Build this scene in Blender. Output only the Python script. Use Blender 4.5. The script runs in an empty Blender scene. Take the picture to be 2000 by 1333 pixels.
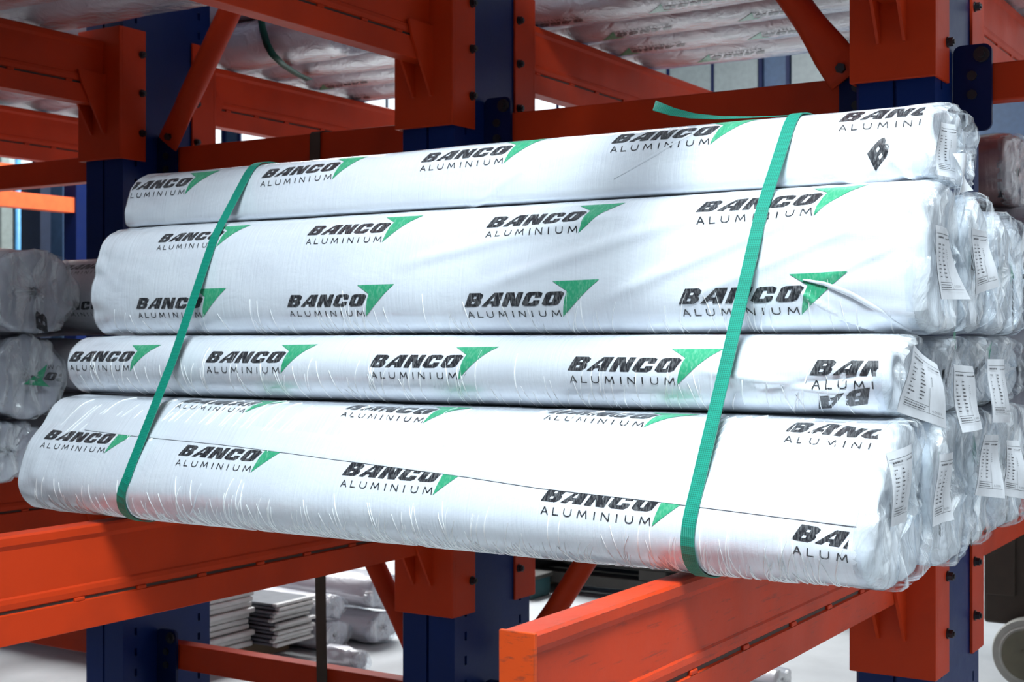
import bpy, bmesh, math, random
import numpy as np
from mathutils import Vector, Matrix
random.seed(7)
C = bpy.context.scene
COL = C.collection
U, Z0 = 0.5, 1.75            # 1 layout unit = 0.5 m, eye height 1.75 m above the floor

# ------------------------------------------------------------------ camera, world, lights, exposure
YAW = math.atan2(.533, .846)
cam_d = bpy.data.cameras.new('camera'); cam = bpy.data.objects.new('camera', cam_d); COL.objects.link(cam)
cam.location = (0, 0, Z0); cam.rotation_euler = (math.radians(90), 0, YAW)
cam_d.sensor_width = 36; cam_d.lens = 2704/2000*36; cam_d.shift_y = (666.5-665)/2000*-1
cam_d.clip_end = 200
cam_d.dof.use_dof = True; cam_d.dof.focus_distance = 3.1; cam_d.dof.aperture_fstop = 8
C.camera = cam
C.view_settings.view_transform = 'Standard'; C.view_settings.look = 'None'
C.view_settings.exposure = 0.0; C.view_settings.gamma = 1; C.view_settings.use_curve_mapping = False
world = bpy.data.worlds.new('world'); C.world = world; world.use_nodes = True
bg = world.node_tree.nodes['Background']; bg.inputs[0].default_value = (.62, .72, .90, 1); bg.inputs[1].default_value = .075

def W(p): return Vector((p[0]*U, p[1]*U, Z0+p[2]*U))
def area(name, loc, target, size, power, color, size_y=None):
    d = bpy.data.lights.new(name, 'AREA'); d.energy = power; d.color = color
    d.shape = 'RECTANGLE'; d.size = size; d.size_y = size_y or size
    o = bpy.data.objects.new(name, d); COL.objects.link(o); o.location = W(loc)
    o.rotation_euler = (W(target)-W(loc)).to_track_quat('-Z', 'Y').to_euler(); return o
key = area('skylight_front', (-.4, .4, 8.6), (-2.3, 5.4, -.9), 1.3, 172, (.80, .93, 1.0)); key.data.spread = math.radians(82)
area('back_right_fill', (16, 22, 3), (-3, 8, -1), 12, 420, (.88, .95, 1.0), 8)  # added fill standing for unseen bright windows, gives right-hand faces their sheen
area('right_side_fill', (11, 5, 1.5), (-2, 7, -1), 6, 62, (.88, .95, 1.0), 5)  # added fill from the right, lifts the arm sides and pack ends
area('skylight_back', (-13, 22, 12), (-12, 22, -3), 7, 4200, (.95, .98, 1.0))

# ------------------------------------------------------------------ projection helpers used for laying things out
def ony(px, py, y):
    r = (px-1000)/2704; x = (r*.846*y-.533*y)/(.846+r*.533); F = -.533*x+.846*y; return x, (665-py)*F/2704
def onx(px, py, x):
    r = (px-1000)/2704; y = (r*(-.533*x)-.846*x)/(.533-r*.846); F = -.533*x+.846*y; return y, (665-py)*F/2704

# ------------------------------------------------------------------ materials
def new_mat(name):
    m = bpy.data.materials.new(name); m.use_nodes = True
    nt = m.node_tree; b = nt.nodes['Principled BSDF']; return m, nt, b
def N(nt, t, **kw):
    n = nt.nodes.new(t)
    for k, v in kw.items():
        if k in n.inputs: n.inputs[k].default_value = v
        else: setattr(n, k, v)
    return n
def ramp(nt, src, stops):
    r = nt.nodes.new('ShaderNodeValToRGB'); e = r.color_ramp.elements
    e[0].position, e[0].color = stops[0][0], stops[0][1]; e[1].position, e[1].color = stops[-1][0], stops[-1][1]
    for p, c in stops[1:-1]:
        k = e.new(p); k.color = c
    nt.links.new(src, r.inputs[0]); return r
def g(v): return (v, v, v, 1)
def painted(name, col, dark, rough=.38, scratch=.0, dirt=.35, spec=.2):
    m, nt, b = new_mat(name); L = nt.links.new
    tc = N(nt, 'ShaderNodeTexCoord')
    n1 = N(nt, 'ShaderNodeTexNoise', Scale=3.0, Detail=6.0); L(tc.outputs['Object'], n1.inputs['Vector'])
    r1 = ramp(nt, n1.outputs[0], [(.42, g(0)), (.75, g(dirt))])
    mx = N(nt, 'ShaderNodeMixRGB'); mx.inputs[1].default_value = (*col, 1); mx.inputs[2].default_value = (*dark, 1)
    L(r1.outputs[0], mx.inputs[0]); out = mx.outputs[0]
    if scratch:
        mp = N(nt, 'ShaderNodeMapping'); mp.inputs['Scale'].default_value = (14, 5, 60); L(tc.outputs['Object'], mp.inputs[0])
        n2 = N(nt, 'ShaderNodeTexNoise', Scale=1.6, Detail=8.0, Roughness=.7); L(mp.outputs[0], n2.inputs['Vector'])
        r2 = ramp(nt, n2.outputs[0], [(.57, g(0)), (.66, g(scratch))])
        m2 = N(nt, 'ShaderNodeMixRGB'); L(r2.outputs[0], m2.inputs[0]); L(out, m2.inputs[1]); m2.inputs[2].default_value = (.05, .03, .025, 1); out = m2.outputs[0]
    if scratch:      # paint rubbed off along the edges
        bv = N(nt, 'ShaderNodeBevel'); bv.samples = 4; bv.inputs['Radius'].default_value = .0045; ge = N(nt, 'ShaderNodeNewGeometry')
        dp = N(nt, 'ShaderNodeVectorMath', operation='DOT_PRODUCT'); L(bv.outputs[0], dp.inputs[0]); L(ge.outputs['Normal'], dp.inputs[1])
        re = ramp(nt, dp.outputs['Value'], [(.90, g(1)), (.985, g(0))])
        nn = N(nt, 'ShaderNodeTexNoise', Scale=28.0, Detail=5.0); L(tc.outputs['Object'], nn.inputs['Vector']); rn = ramp(nt, nn.outputs[0], [(.46, g(0)), (.56, g(.85))])
        mm = N(nt, 'ShaderNodeMath', operation='MULTIPLY'); L(re.outputs[0], mm.inputs[0]); L(rn.outputs[0], mm.inputs[1])
        m3 = N(nt, 'ShaderNodeMixRGB'); L(mm.outputs[0], m3.inputs[0]); L(out, m3.inputs[1]); m3.inputs[2].default_value = (.06, .035, .025, 1); out = m3.outputs[0]
    L(out, b.inputs['Base Color'])
    n3 = N(nt, 'ShaderNodeTexNoise', Scale=9.0, Detail=4.0); L(tc.outputs['Object'], n3.inputs['Vector'])
    mr = N(nt, 'ShaderNodeMapRange'); mr.inputs[3].default_value = rough-.08; mr.inputs[4].default_value = rough+.15
    L(n3.outputs[0], mr.inputs[0]); L(mr.outputs[0], b.inputs['Roughness'])
    bp = N(nt, 'ShaderNodeBump', Strength=.25, Distance=.002); n4 = N(nt, 'ShaderNodeTexNoise', Scale=45.0, Detail=3.0)
    L(tc.outputs['Object'], n4.inputs['Vector']); L(n4.outputs[0], bp.inputs['Height']); L(bp.outputs[0], b.inputs['Normal'])
    b.inputs['Specular IOR Level'].default_value = spec
    return m
def plain(name, col, rough=.5, metal=0., emit=None, strength=0., alpha=1.):
    m, nt, b = new_mat(name); b.inputs['Base Color'].default_value = (*col, 1); b.inputs['Roughness'].default_value = rough
    b.inputs['Metallic'].default_value = metal
    tc = N(nt, 'ShaderNodeTexCoord'); n = N(nt, 'ShaderNodeTexNoise', Scale=14.0, Detail=4.0); nt.links.new(tc.outputs['Object'], n.inputs['Vector'])
    r = ramp(nt, n.outputs[0], [(.3, (col[0]*.8, col[1]*.8, col[2]*.8, 1)), (.7, (*col, 1))]); nt.links.new(r.outputs[0], b.inputs['Base Color'])
    if emit: b.inputs['Emission Color'].default_value = (*emit, 1); b.inputs['Emission Strength'].default_value = strength
    return m
def wrap_mat(name, base, rough=.34, coat=.7, streak=1., pink=0., crin=.16):
    m, nt, b = new_mat(name); L = nt.links.new
    uv = N(nt, 'ShaderNodeUVMap'); uv.uv_map = 'UVMap'
    def mapped(sx, sy, rot=0):
        mp = N(nt, 'ShaderNodeMapping'); mp.inputs['Scale'].default_value = (sx, sy, 1); mp.inputs['Rotation'].default_value = (0, 0, rot)
        L(uv.outputs[0], mp.inputs[0]); return mp.outputs[0]
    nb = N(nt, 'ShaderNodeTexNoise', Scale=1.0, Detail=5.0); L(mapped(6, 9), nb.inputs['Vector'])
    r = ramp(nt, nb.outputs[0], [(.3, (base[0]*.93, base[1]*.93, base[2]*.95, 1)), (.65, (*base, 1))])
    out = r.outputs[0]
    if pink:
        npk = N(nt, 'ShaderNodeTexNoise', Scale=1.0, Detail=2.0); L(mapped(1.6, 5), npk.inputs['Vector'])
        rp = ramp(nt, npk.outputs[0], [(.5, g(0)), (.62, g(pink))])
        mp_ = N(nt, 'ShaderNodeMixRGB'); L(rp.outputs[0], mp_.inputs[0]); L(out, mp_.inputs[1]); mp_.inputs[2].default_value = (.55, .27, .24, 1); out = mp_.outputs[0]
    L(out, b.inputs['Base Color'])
    # stretch-film streaks run round the pack, woven tape relief under them
    ns = N(nt, 'ShaderNodeTexNoise', Scale=1.0, Detail=5.0, Roughness=.62); L(mapped(110, 3.5, .14), ns.inputs['Vector'])
    nw = N(nt, 'ShaderNodeTexNoise', Scale=1.0, Detail=4.0, Distortion=1.2); L(mapped(9, 13, .5), nw.inputs['Vector'])
    w1 = N(nt, 'ShaderNodeTexWave', Scale=1.0); L(mapped(230, 0, 0), w1.inputs['Vector'])
    w2 = N(nt, 'ShaderNodeTexWave', Scale=1.0); w2.bands_direction = 'Y'; L(mapped(0, 230, 0), w2.inputs['Vector'])
    wm = N(nt, 'ShaderNodeMath', operation='MULTIPLY'); L(w1.outputs[1], wm.inputs[0]); L(w2.outputs[1], wm.inputs[1])
    b1 = N(nt, 'ShaderNodeBump', Strength=.6*streak, Distance=.0020); L(ns.outputs[0], b1.inputs['Height'])
    b2 = N(nt, 'ShaderNodeBump', Strength=crin*streak, Distance=.008); L(nw.outputs[0], b2.inputs['Height']); L(b1.outputs[0], b2.inputs['Normal'])
    b3 = N(nt, 'ShaderNodeBump', Strength=.25, Distance=.0008); L(wm.outputs[0], b3.inputs['Height']); L(b2.outputs[0], b3.inputs['Normal'])
    L(b3.outputs[0], b.inputs['Normal']); L(b2.outputs[0], b.inputs['Coat Normal'])
    nr = N(nt, 'ShaderNodeMapRange'); nr.inputs[3].default_value = .04; nr.inputs[4].default_value = .20; L(ns.outputs[0], nr.inputs[0])
    L(nr.outputs[0], b.inputs['Coat Roughness'])
    b.inputs['Roughness'].default_value = rough; b.inputs['Coat Weight'].default_value = coat
    b.inputs['IOR'].default_value = 1.6; b.inputs['Specular IOR Level'].default_value = .6; b.inputs['Coat IOR'].default_value = 1.95
    return m
def film_mat(name, tr=.74, tint=(.93, .95, .97)):
    m, nt, b = new_mat(name); L = nt.links.new
    tc = N(nt, 'ShaderNodeTexCoord')
    mp = N(nt, 'ShaderNodeMapping'); mp.inputs['Scale'].default_value = (10, 15, 3.2); L(tc.outputs['Object'], mp.inputs[0])
    n = N(nt, 'ShaderNodeTexNoise', Scale=1.5, Detail=6.0, Distortion=.9); L(mp.outputs[0], n.inputs['Vector'])
    bp = N(nt, 'ShaderNodeBump', Strength=1.0, Distance=.03); L(n.outputs[0], bp.inputs['Height'])
    t = N(nt, 'ShaderNodeBsdfTransparent'); t.inputs[0].default_value = (*tint, 1)
    b.inputs['Base Color'].default_value = (.8, .82, .84, 1); b.inputs['Roughness'].default_value = .1; b.inputs['Specular IOR Level'].default_value = 1.0
    b.inputs['Coat Weight'].default_value = 1.; b.inputs['Coat Roughness'].default_value = .05
    L(bp.outputs[0], b.inputs['Normal']); L(bp.outputs[0], b.inputs['Coat Normal'])
    rr = ramp(nt, n.outputs[0], [(.40, g(tr+.25)), (.66, g(tr-.35))])
    mx = N(nt, 'ShaderNodeMixShader'); L(rr.outputs[0], mx.inputs[0]); L(b.outputs[0], mx.inputs[1]); L(t.outputs[0], mx.inputs[2])
    L(mx.outputs[0], nt.nodes['Material Output'].inputs[0]); return m
def ink(name, col, glare_streak=.18):
    m, nt, b = new_mat(name); L = nt.links.new
    tc = N(nt, 'ShaderNodeTexCoord'); mp = N(nt, 'ShaderNodeMapping'); mp.inputs['Scale'].default_value = (260, 40, 90); L(tc.outputs['Object'], mp.inputs[0])
    n = N(nt, 'ShaderNodeTexNoise', Scale=1.0, Detail=4.0); L(mp.outputs[0], n.inputs['Vector'])
    r = ramp(nt, n.outputs[0], [(.45, (*col, 1)), (.8, tuple(min(1, c+glare_streak) for c in col)+(1,))]); L(r.outputs[0], b.inputs['Base Color'])  # lighter streaks in the ink colour imitate glare off the film
    b.inputs['Roughness'].default_value = .35; b.inputs['Coat Weight'].default_value = .5; b.inputs['Coat Roughness'].default_value = .18
    return m
ORANGE = painted('orange_paint', (.54, .038, .005), (.26, .024, .007), .48, .0, .5)
ORANGE_W = painted('worn_orange_paint', (.56, .042, .007), (.26, .028, .010), .42, .45, .55)
ORANGE_END = painted('chipped_orange_paint', (.62, .065, .008), (.40, .045, .01), .45, .5, .4)
BLUE = painted('blue_paint', (.004, .020, .115), (.004, .012, .06), .34, .0, .5)
NAVY = painted('dark_blue_paint', (.003, .010, .062), (.003, .008, .035), .4, .0, .4)
BOLT = plain('bolt_steel', (.045, .045, .05), .4, .6)
DARK = plain('hole_dark', (.006, .006, .008), .8)
GAP = plain('seam_dark', (.06, .03, .022), .7)
WRAP = wrap_mat('white_woven_wrap', (.74, .77, .82), .25, 1.)
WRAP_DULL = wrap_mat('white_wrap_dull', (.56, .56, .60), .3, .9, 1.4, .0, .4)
WRAP_UP = wrap_mat('silvery_wrap', (.60, .58, .62), .2, 1., 1.6, .55, .75)
WRAP_PINK = wrap_mat('brown_pink_wrap', (.30, .17, .16), .25, 1., 1.2, .8, .4)
ENDW = wrap_mat('end_wrap', (.74, .76, .78), .25, 1., 2.6)
FILM = film_mat('clear_film')
PAPER = plain('label_paper', (.80, .82, .86), .5)
INKB = ink('black_print', (.018, .018, .022), .16)
INKG = ink('green_print', (.03, .30, .15), .12)
TAGINK = plain('tag_print', (.05, .05, .06), .6)
def strap_mat():
    m, nt, b = new_mat('green_strap_weave'); L = nt.links.new
    uv = N(nt, 'ShaderNodeUVMap'); uv.uv_map = 'UVMap'
    mp = N(nt, 'ShaderNodeMapping'); mp.inputs['Scale'].default_value = (320, 320, 1); mp.inputs['Rotation'].default_value = (0, 0, .785); L(uv.outputs[0], mp.inputs[0])
    ck = N(nt, 'ShaderNodeTexChecker', Scale=1.0); ck.inputs[1].default_value = (.006, .27, .185, 1); ck.inputs[2].default_value = (.002, .15, .10, 1); L(mp.outputs[0], ck.inputs[0])
    L(ck.outputs[0], b.inputs['Base Color']); b.inputs['Roughness'].default_value = .42
    bp = N(nt, 'ShaderNodeBump', Strength=.4, Distance=.001); L(ck.outputs[1], bp.inputs['Height']); L(bp.outputs[0], b.inputs['Normal']); return m
STRAP = strap_mat()

# ------------------------------------------------------------------ object helpers
def setp(o, label=None, cat=None, group=None, kind=None):
    if label: o['label'] = label
    if cat: o['category'] = cat
    if group: o['group'] = group
    if kind: o['kind'] = kind
    return o
def empty(name, loc, label, cat, group=None):
    o = bpy.data.objects.new(name, None); COL.objects.link(o); o.location = W(loc); o.empty_display_size = .05
    return setp(o, label, cat, group)
def top_parent(o):
    while o.parent: o = o.parent
    return o
class MB:
    """mesh builder in layout units"""
    def __init__(s): s.v = []; s.f = []; s.mi = []; s.uv = {}
    def add(s, vs, fs, mi=0):
        k = len(s.v); s.v += [tuple(p) for p in vs]
        for f in fs: s.f.append(tuple(i+k for i in f)); s.mi.append(mi)
    def box(s, x0, x1, y0, y1, z0, z1, mi=0, bev=0.):
        if bev:
            bm = bmesh.new(); bmesh.ops.create_cube(bm, size=1, matrix=Matrix.Translation(((x0+x1)/2, (y0+y1)/2, (z0+z1)/2)) @ Matrix.Diagonal((x1-x0, y1-y0, z1-z0, 1)))
            bmesh.ops.bevel(bm, geom=bm.edges[:], offset=bev, segments=2, affect='EDGES', profile=.5)
            bm.verts.index_update(); s.add([v.co[:] for v in bm.verts], [[v.index for v in f.verts] for f in bm.faces], mi); bm.free(); return
        v = [(x, y, z) for x in (x0, x1) for y in (y0, y1) for z in (z0, z1)]
        s.add(v, [(0, 1, 3, 2), (4, 6, 7, 5), (0, 4, 5, 1), (2, 3, 7, 6), (0, 2, 6, 4), (1, 5, 7, 3)], mi)
    def prism(s, poly, axis, a0, a1, mi=0):
        """poly: list of 2D pts; axis: extruded axis 'x','y','z'"""
        def P(a, q): return {'x': (a, q[0], q[1]), 'y': (q[0], a, q[1]), 'z': (q[0], q[1], a)}[axis]
        n = len(poly); v = [P(a0, q) for q in poly]+[P(a1, q) for q in poly]
        s.add(v, [tuple(range(n)), tuple(range(2*n-1, n-1, -1))]+[(i, i+n, (i+1) % n+n, (i+1) % n) for i in range(n)], mi)
    def cyl(s, p, ax, r, l, n=12, mi=0, r2=None):
        r2 = r if r2 is None else r2
        A = Vector(ax).normalized(); T = A.orthogonal().normalized(); B = A.cross(T); p = Vector(p)
        v = [p+(T*math.cos(t)+B*math.sin(t))*rr+A*q for q, rr in ((0, r), (l, r2)) for t in [2*math.pi*i/n for i in range(n)]]
        s.add(v, [tuple(range(n-1, -1, -1)), tuple(range(n, 2*n))]+[(i, (i+1) % n, (i+1) % n+n, i+n) for i in range(n)], mi)
    def build(s, name, mats, parent=None, smooth=False, label=None):
        me = bpy.data.meshes.new(name); base = top_parent(parent).location if parent else Vector()
        acc = Vector()
        me.from_pydata([tuple(W(p)-base) for p in s.v], [], s.f)
        for m in (mats if isinstance(mats, (list, tuple)) else [mats]): me.materials.append(m)
        for i, p in enumerate(me.polygons): p.material_index = s.mi[i]; p.use_smooth = smooth
        bm = bmesh.new(); bm.from_mesh(me); bmesh.ops.recalc_face_normals(bm, faces=bm.faces[:]); bm.to_mesh(me); bm.free()
        o = bpy.data.objects.new(name, me); COL.objects.link(o)
        if parent: o.parent = parent
        if label: o['label'] = label
        return o
def copy_tree(o, parent=None):
    c = o.copy(); COL.objects.link(c); c.parent = parent
    for ch in list(o.children): copy_tree(ch, c)
    return c

# ------------------------------------------------------------------ setting
def struct(name, mb, mat, smooth=False):
    return setp(mb.build(name, mat, None, smooth), kind='structure')
def floor_mat():
    m, nt, b = new_mat('concrete_floor'); L = nt.links.new
    tc = N(nt, 'ShaderNodeTexCoord'); n = N(nt, 'ShaderNodeTexNoise', Scale=.9, Detail=8.0, Roughness=.6); L(tc.outputs['Object'], n.inputs['Vector'])
    r = ramp(nt, n.outputs[0], [(.3, (.42, .44, .45, 1)), (.6, (.62, .64, .65, 1))]); L(r.outputs[0], b.inputs['Base Color'])
    b.inputs['Roughness'].default_value = .45
    bp = N(nt, 'ShaderNodeBump', Strength=.2, Distance=.003); n2 = N(nt, 'ShaderNodeTexNoise', Scale=20.0, Detail=5.0); L(tc.outputs['Object'], n2.inputs['Vector']); L(n2.outputs[0], bp.inputs['Height']); L(bp.outputs[0], b.inputs['Normal'])
    return m
mb = MB(); mb.box(-70, 30, -14, 42, -3.6, -3.5); struct('floor', mb, floor_mat())
CLAD = plain('blue_cladding', (.05, .10, .20), .5); GREY = plain('grey_panel', (.42, .46, .45), .6); PALE = plain('pale_green_panel', (.50, .58, .55), .55)
mb = MB(); mb.box(-70, 30, 40, 40.4, -3.5, 12); struct('wall_back', mb, CLAD)
mb = MB(); mb.box(-70, 30, 14, 40.4, 12, 12.3); struct('ceiling', mb, GREY)
for k in range(9):
    mb = MB(); mb.box(-69+10.5*k, -68.6+10.5*k, 14, 40, 11.3, 12); struct('trim_%d' % (k+1), mb, NAVY)
GLASS = plain('bright_pane', (.8, .85, .9), .3, 0, (.85, .95, 1), 1.4)
GLASSD = plain('dim_pane', (.22, .26, .27), .4, 0, (.6, .7, .72), .06)
k = 0
x = -60.
while x < 24:
    k += 1; w = 4.6
    mb = MB(); mb.box(x-.12, x+w+.12, 39.85, 40, 6.7, 6.85); mb.box(x-.12, x+w+.12, 39.85, 40, 9.0, 9.15); mb.box(x-.12, x, 39.85, 40, 6.85, 9.0); mb.box(x+w, x+w+.12, 39.85, 40, 6.85, 9.0)
    fr = struct('window_%d' % k, mb, NAVY)
    for j in range(3):
        mb = MB(); mb.box(x+w/3*j+.05, x+w/3*(j+1)-.05, 39.9, 39.96, 6.85, 9.0)
        mb.build('pane', GLASS if (x < -21 or x > 1) else GLASSD, fr)
    for j in (1, 2):
        mb = MB(); mb.box(x+w/3*j-.05, x+w/3*j+.05, 39.86, 39.99, 6.85, 9.0); mb.build('mullion', NAVY, fr)
    x += 5.6

# ------------------------------------------------------------------ rack columns
COLX = [-9.77, -6.18, -2.59]
CNAME = ['leftmost', 'middle', 'rightmost']
YF, YB = 8.60, 9.68
def column(cx, tag):
    t = empty('rack_column', (cx, 9.1, -3.5), 'tall dark blue steel rack column, %s of the three' % tag, 'column', 'blue columns of the storage rack')
    a = .25
    # front and back faces with a centre groove, plain left side
    mb = MB(); g_ = .012
    prof = [(cx-a, YF+.02), (cx-a+.02, YF), (cx-g_, YF), (cx-g_, YF+.03), (cx+g_, YF+.03), (cx+g_, YF), (cx+a-.02, YF), (cx+a-.004, YF+.02), (cx+a-.004, YB-.02), (cx+a-.02, YB), (cx-a+.02, YB), (cx-a, YB-.02)]
    # body sits just inside the punched side sheet
    inner = [(q[0] if q[0] < cx+a-.03 else min(q[0], cx+a-.045), q[1]) for q in prof]
    mb.prism(inner, 'z', -3.5, 6.0); mb.build('body', BLUE, t)
    # punched side sheet on the right: real slots through a 4 cm deep sheet
    mb = MB(); zs = [-3.5]; z = -3.40
    while z < 5.9: zs += [z, z+.07]; z += .184
    zs.append(6.0)
    ys = [YF, 8.735, 8.765, 9.52, 9.55, YB]; X = cx+a
    vid = {}
    vs = []; fs = []
    def vtx(i, j, d):
        kk = (i, j, d)
        if kk not in vid: vid[kk] = len(vs); vs.append((X-d*.045, ys[i], zs[j]))
        return vid[kk]
    for j in range(len(zs)-1):
        for i in range(len(ys)-1):
            hole = (i in (1, 3)) and (j % 2 == 1)
            if not hole: fs.append((vtx(i, j, 0), vtx(i+1, j, 0), vtx(i+1, j+1, 0), vtx(i, j+1, 0)))
            else:
                q = [(i, j), (i+1, j), (i+1, j+1), (i, j+1)]
                for e in range(4): fs.append((vtx(*q[e], 0), vtx(*q[(e+1) % 4], 0), vtx(*q[(e+1) % 4], 1), vtx(*q[e], 1)))
    mb.add(vs, fs)
    mb.add([(X, YF, -3.5), (X, YF, 6), (X-.045, YF, 6), (X-.045, YF, -3.5), (X, YB, -3.5), (X, YB, 6), (X-.045, YB, 6), (X-.045, YB, -3.5)], [(0, 1, 2, 3), (4, 7, 6, 5)])
    mb.build('punched_side', BLUE, t)
    mb = MB(); mb.box(cx-.36, cx+.36, YF-.15, YB+.15, -3.5, -3.46); mb.build('base_plate', BLUE, t)
    return t
cols = [column(c, n) for c, n in zip(COLX, CNAME)]

# ------------------------------------------------------------------ cantilever arms
def arm_profile(cx, top):
    h = [(.0, 0), (.058, 0), (.07, -.012), (.07, -.052), (.056, -.078), (.056, -.325), (.064, -.335), (.068, -.36), (.064, -.39), (.052, -.398), (.052, -.412), (.07, -.418), (.07, -.574), (.066, -.578)]
    pts = [(cx+a, top+b) for a, b in h]+[(cx-a, top+b) for a, b in reversed(h)]
    return [p for i, p in enumerate(pts) if i == 0 or p != pts[i-1]][:-1]
def make_arm(cx, level, side, tip, label, worn=False):
    """level: z of the arm top; side -1 front, +1 back"""
    yf = 8.54 if side < 0 else 9.74
    t = empty('cantilever_arm', (cx, yf, level-1.1), label, 'rack arm', 'orange cantilever arms of the storage rack')
    s = side
    mb = MB(); mb.prism(arm_profile(cx, level), 'y', min(yf, tip), max(yf, tip)); beam = mb.build('beam', ORANGE_W if worn else ORANGE, t)
    # weld beads that close the long seam from place to place
    y = yf+s*.35; i = 0
    while (y < tip-.1) if s > 0 else (y > tip+.1):
        if i < 9:
            mb = MB(); mb.box(cx+.045, cx+.0705, min(y, y+s*.07), max(y, y+s*.07), level-.416, level-.394, 0, .006); mb.build('weld_bead', ORANGE, beam)
        y += s*random.uniform(.38, .62); i += 1
    # dark strip along the seam
    mb = MB(); mb.box(cx+.03, cx+.0545, min(yf, tip)+.02, max(yf, tip)-.02, level-.413, level-.397); mb.build('seam', GAP, beam)
    # end plate
    mb = MB(); mb.box(cx-.075, cx+.075, tip if s > 0 else tip-.02, tip+.02 if s > 0 else tip, level-.585, level+.002, 0, .004); mb.build('end_plate', ORANGE_END, t)
    # bracket: U channel wrapped round the column
    z0, z1 = level-1.06, level+.12
    mb = MB(); f0, f1 = (yf, yf+.035) if s < 0 else (yf-.035, yf)
    mb.box(cx-.272, cx+.272, f0, f1, z0, z1, 0, .008)
    fl0, fl1 = (yf+.03, yf+.31) if s < 0 else (yf-.31, yf-.03)
    mb.box(cx+.252, cx+.272, fl0, fl1, z0, z1, 0, .004); mb.box(cx-.272, cx-.252, fl0, fl1, z0, z1, 0, .004)
    mb.build('bracket', ORANGE, t)
    for sx in (-1, 1):      # gusset plates flanking the arm root
        mb = MB(); X = cx+sx*.082
        mb.prism([(yf, level-.83), (yf, level-.30), (yf+s*.30, level-.30), (yf+s*.26, level-.42), (yf+s*.02, level-.83)], 'x', X-.010, X+.010); mb.build('gusset', ORANGE, t)
    yb = fl1-.05 if s < 0 else fl0+.05
    for dz in (.25, .61, .96):
        mb = MB(); mb.cyl((cx+.270, yb, z0+dz), (1, 0, 0), .034, .012, 14); mb.cyl((cx+.280, yb, z0+dz), (1, 0, 0), .028, .03, 6); mb.cyl((cx+.308, yb, z0+dz), (1, 0, 0), .015, .012, 10)
        mb.build('bolt', BOLT, t)
    return t
LOW, UP = -1.03, 2.68
for i, cx in enumerate(COLX):
    make_arm(cx, LOW, -1, 4.16, ['orange lower front arm under the stack of packs at the left edge', 'orange front arm crossing the lower left under the left strap', 'scuffed orange front arm with bare end plate at bottom centre'][i], worn=(i == 2))
    make_arm(cx, LOW, 1, 13.6, ['orange lower back arm on the leftmost column, behind the stacks', 'orange lower back arm on the middle column, behind the strapped stack', 'orange lower back arm rising to the right edge above the machine'][i])
    make_arm(cx, UP, -1, 4.16, ['orange upper front arm at the top left carrying silvery packs', 'orange upper front arm running out of the top edge centre', 'orange upper front arm above the right strap, bracket at the top edge'][i])
    make_arm(cx, UP, 1, 15.2, ['orange upper back arm right of the leftmost column', 'orange upper back arm right of the middle column', 'pinkish lit orange upper back arm at the top right corner'][i])
# arms of one more column that stands outside the left edge: its back arm shows
cx = -13.36
column(cx, 'outer').__setitem__('label', 'dark blue rack column standing beyond the left edge')
make_arm(cx, UP, 1, 13.2, 'orange upper back arm at the left edge below the first one')
make_arm(cx, LOW, -1, 4.16, 'orange lower front arm beyond the left edge')
make_arm(cx, UP, -1, 4.16, 'orange upper front arm beyond the left edge')
make_arm(cx, LOW, 1, 13.2, 'orange lower back arm beyond the left edge')

# ------------------------------------------------------------------ braces between the columns
ALLX = [-13.36]+COLX+[1.0]
bays = ['bay left of the leftmost column', 'bay between leftmost and middle columns', 'bay between middle and rightmost columns', 'bay right of the rightmost column']
for b in range(4):
    xa, xb = ALLX[b]+.255, ALLX[b+1]-.255
    for z0, z1, w in ((1.52, 1.76, 'upper'), (-3.0, -2.77, 'lower')):
        t = empty('horizontal_brace', ((xa+xb)/2, 9.1, z0), 'orange %s horizontal beam in the %s' % (w, bays[b]), 'beam', 'orange horizontal braces of the rack')
        mb = MB(); mb.box(xa+.06, xb-.06, 9.05, 9.2, z0, z1, 0, .01); mb.build('beam', ORANGE, t)
        for sx, X in ((1, xa), (-1, xb)):
            if b == 3 and sx < 0: continue
            zc = z0-.19
            poly = []
            hw = .24
            xs0, xs1 = (X, X+hw) if sx > 0 else (X-hw, X)
            r = .05; corners = [(xs0+r, zc+r, 180), (xs1-r, zc+r, 270), (xs1-r, zc+.55-r, 0), (xs0+r, zc+.55-r, 90)]
            for qx, qz, a0 in corners:
                for k in range(5):
                    a = math.radians(a0+90*k/4); poly.append((qx+r*math.cos(a), qz+r*math.sin(a)))
            mb = MB(); mb.prism(poly, 'y', 9.0, 9.03); pl = mb.build('connector_plate', NAVY, t)
            for bz in (z0+.16, z0+.04):
                mb = MB(); mb.cyl(((xs0+xs1)/2, 9.0, bz), (0, -1, 0), .032, .018, 8); mb.build('bolt', BOLT, pl)
            mb = MB(); mb.cyl(((xs0+xs1)/2+sx*.06, 9.03, zc+.48), (0, -1, 0), .05, .05, 12); mb.cyl(((xs0+xs1)/2+sx*.06, 8.985, zc+.48), (0, -1, 0), .024, .03, 8); mb.build('hinge_bolt', BOLT, pl)
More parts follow.
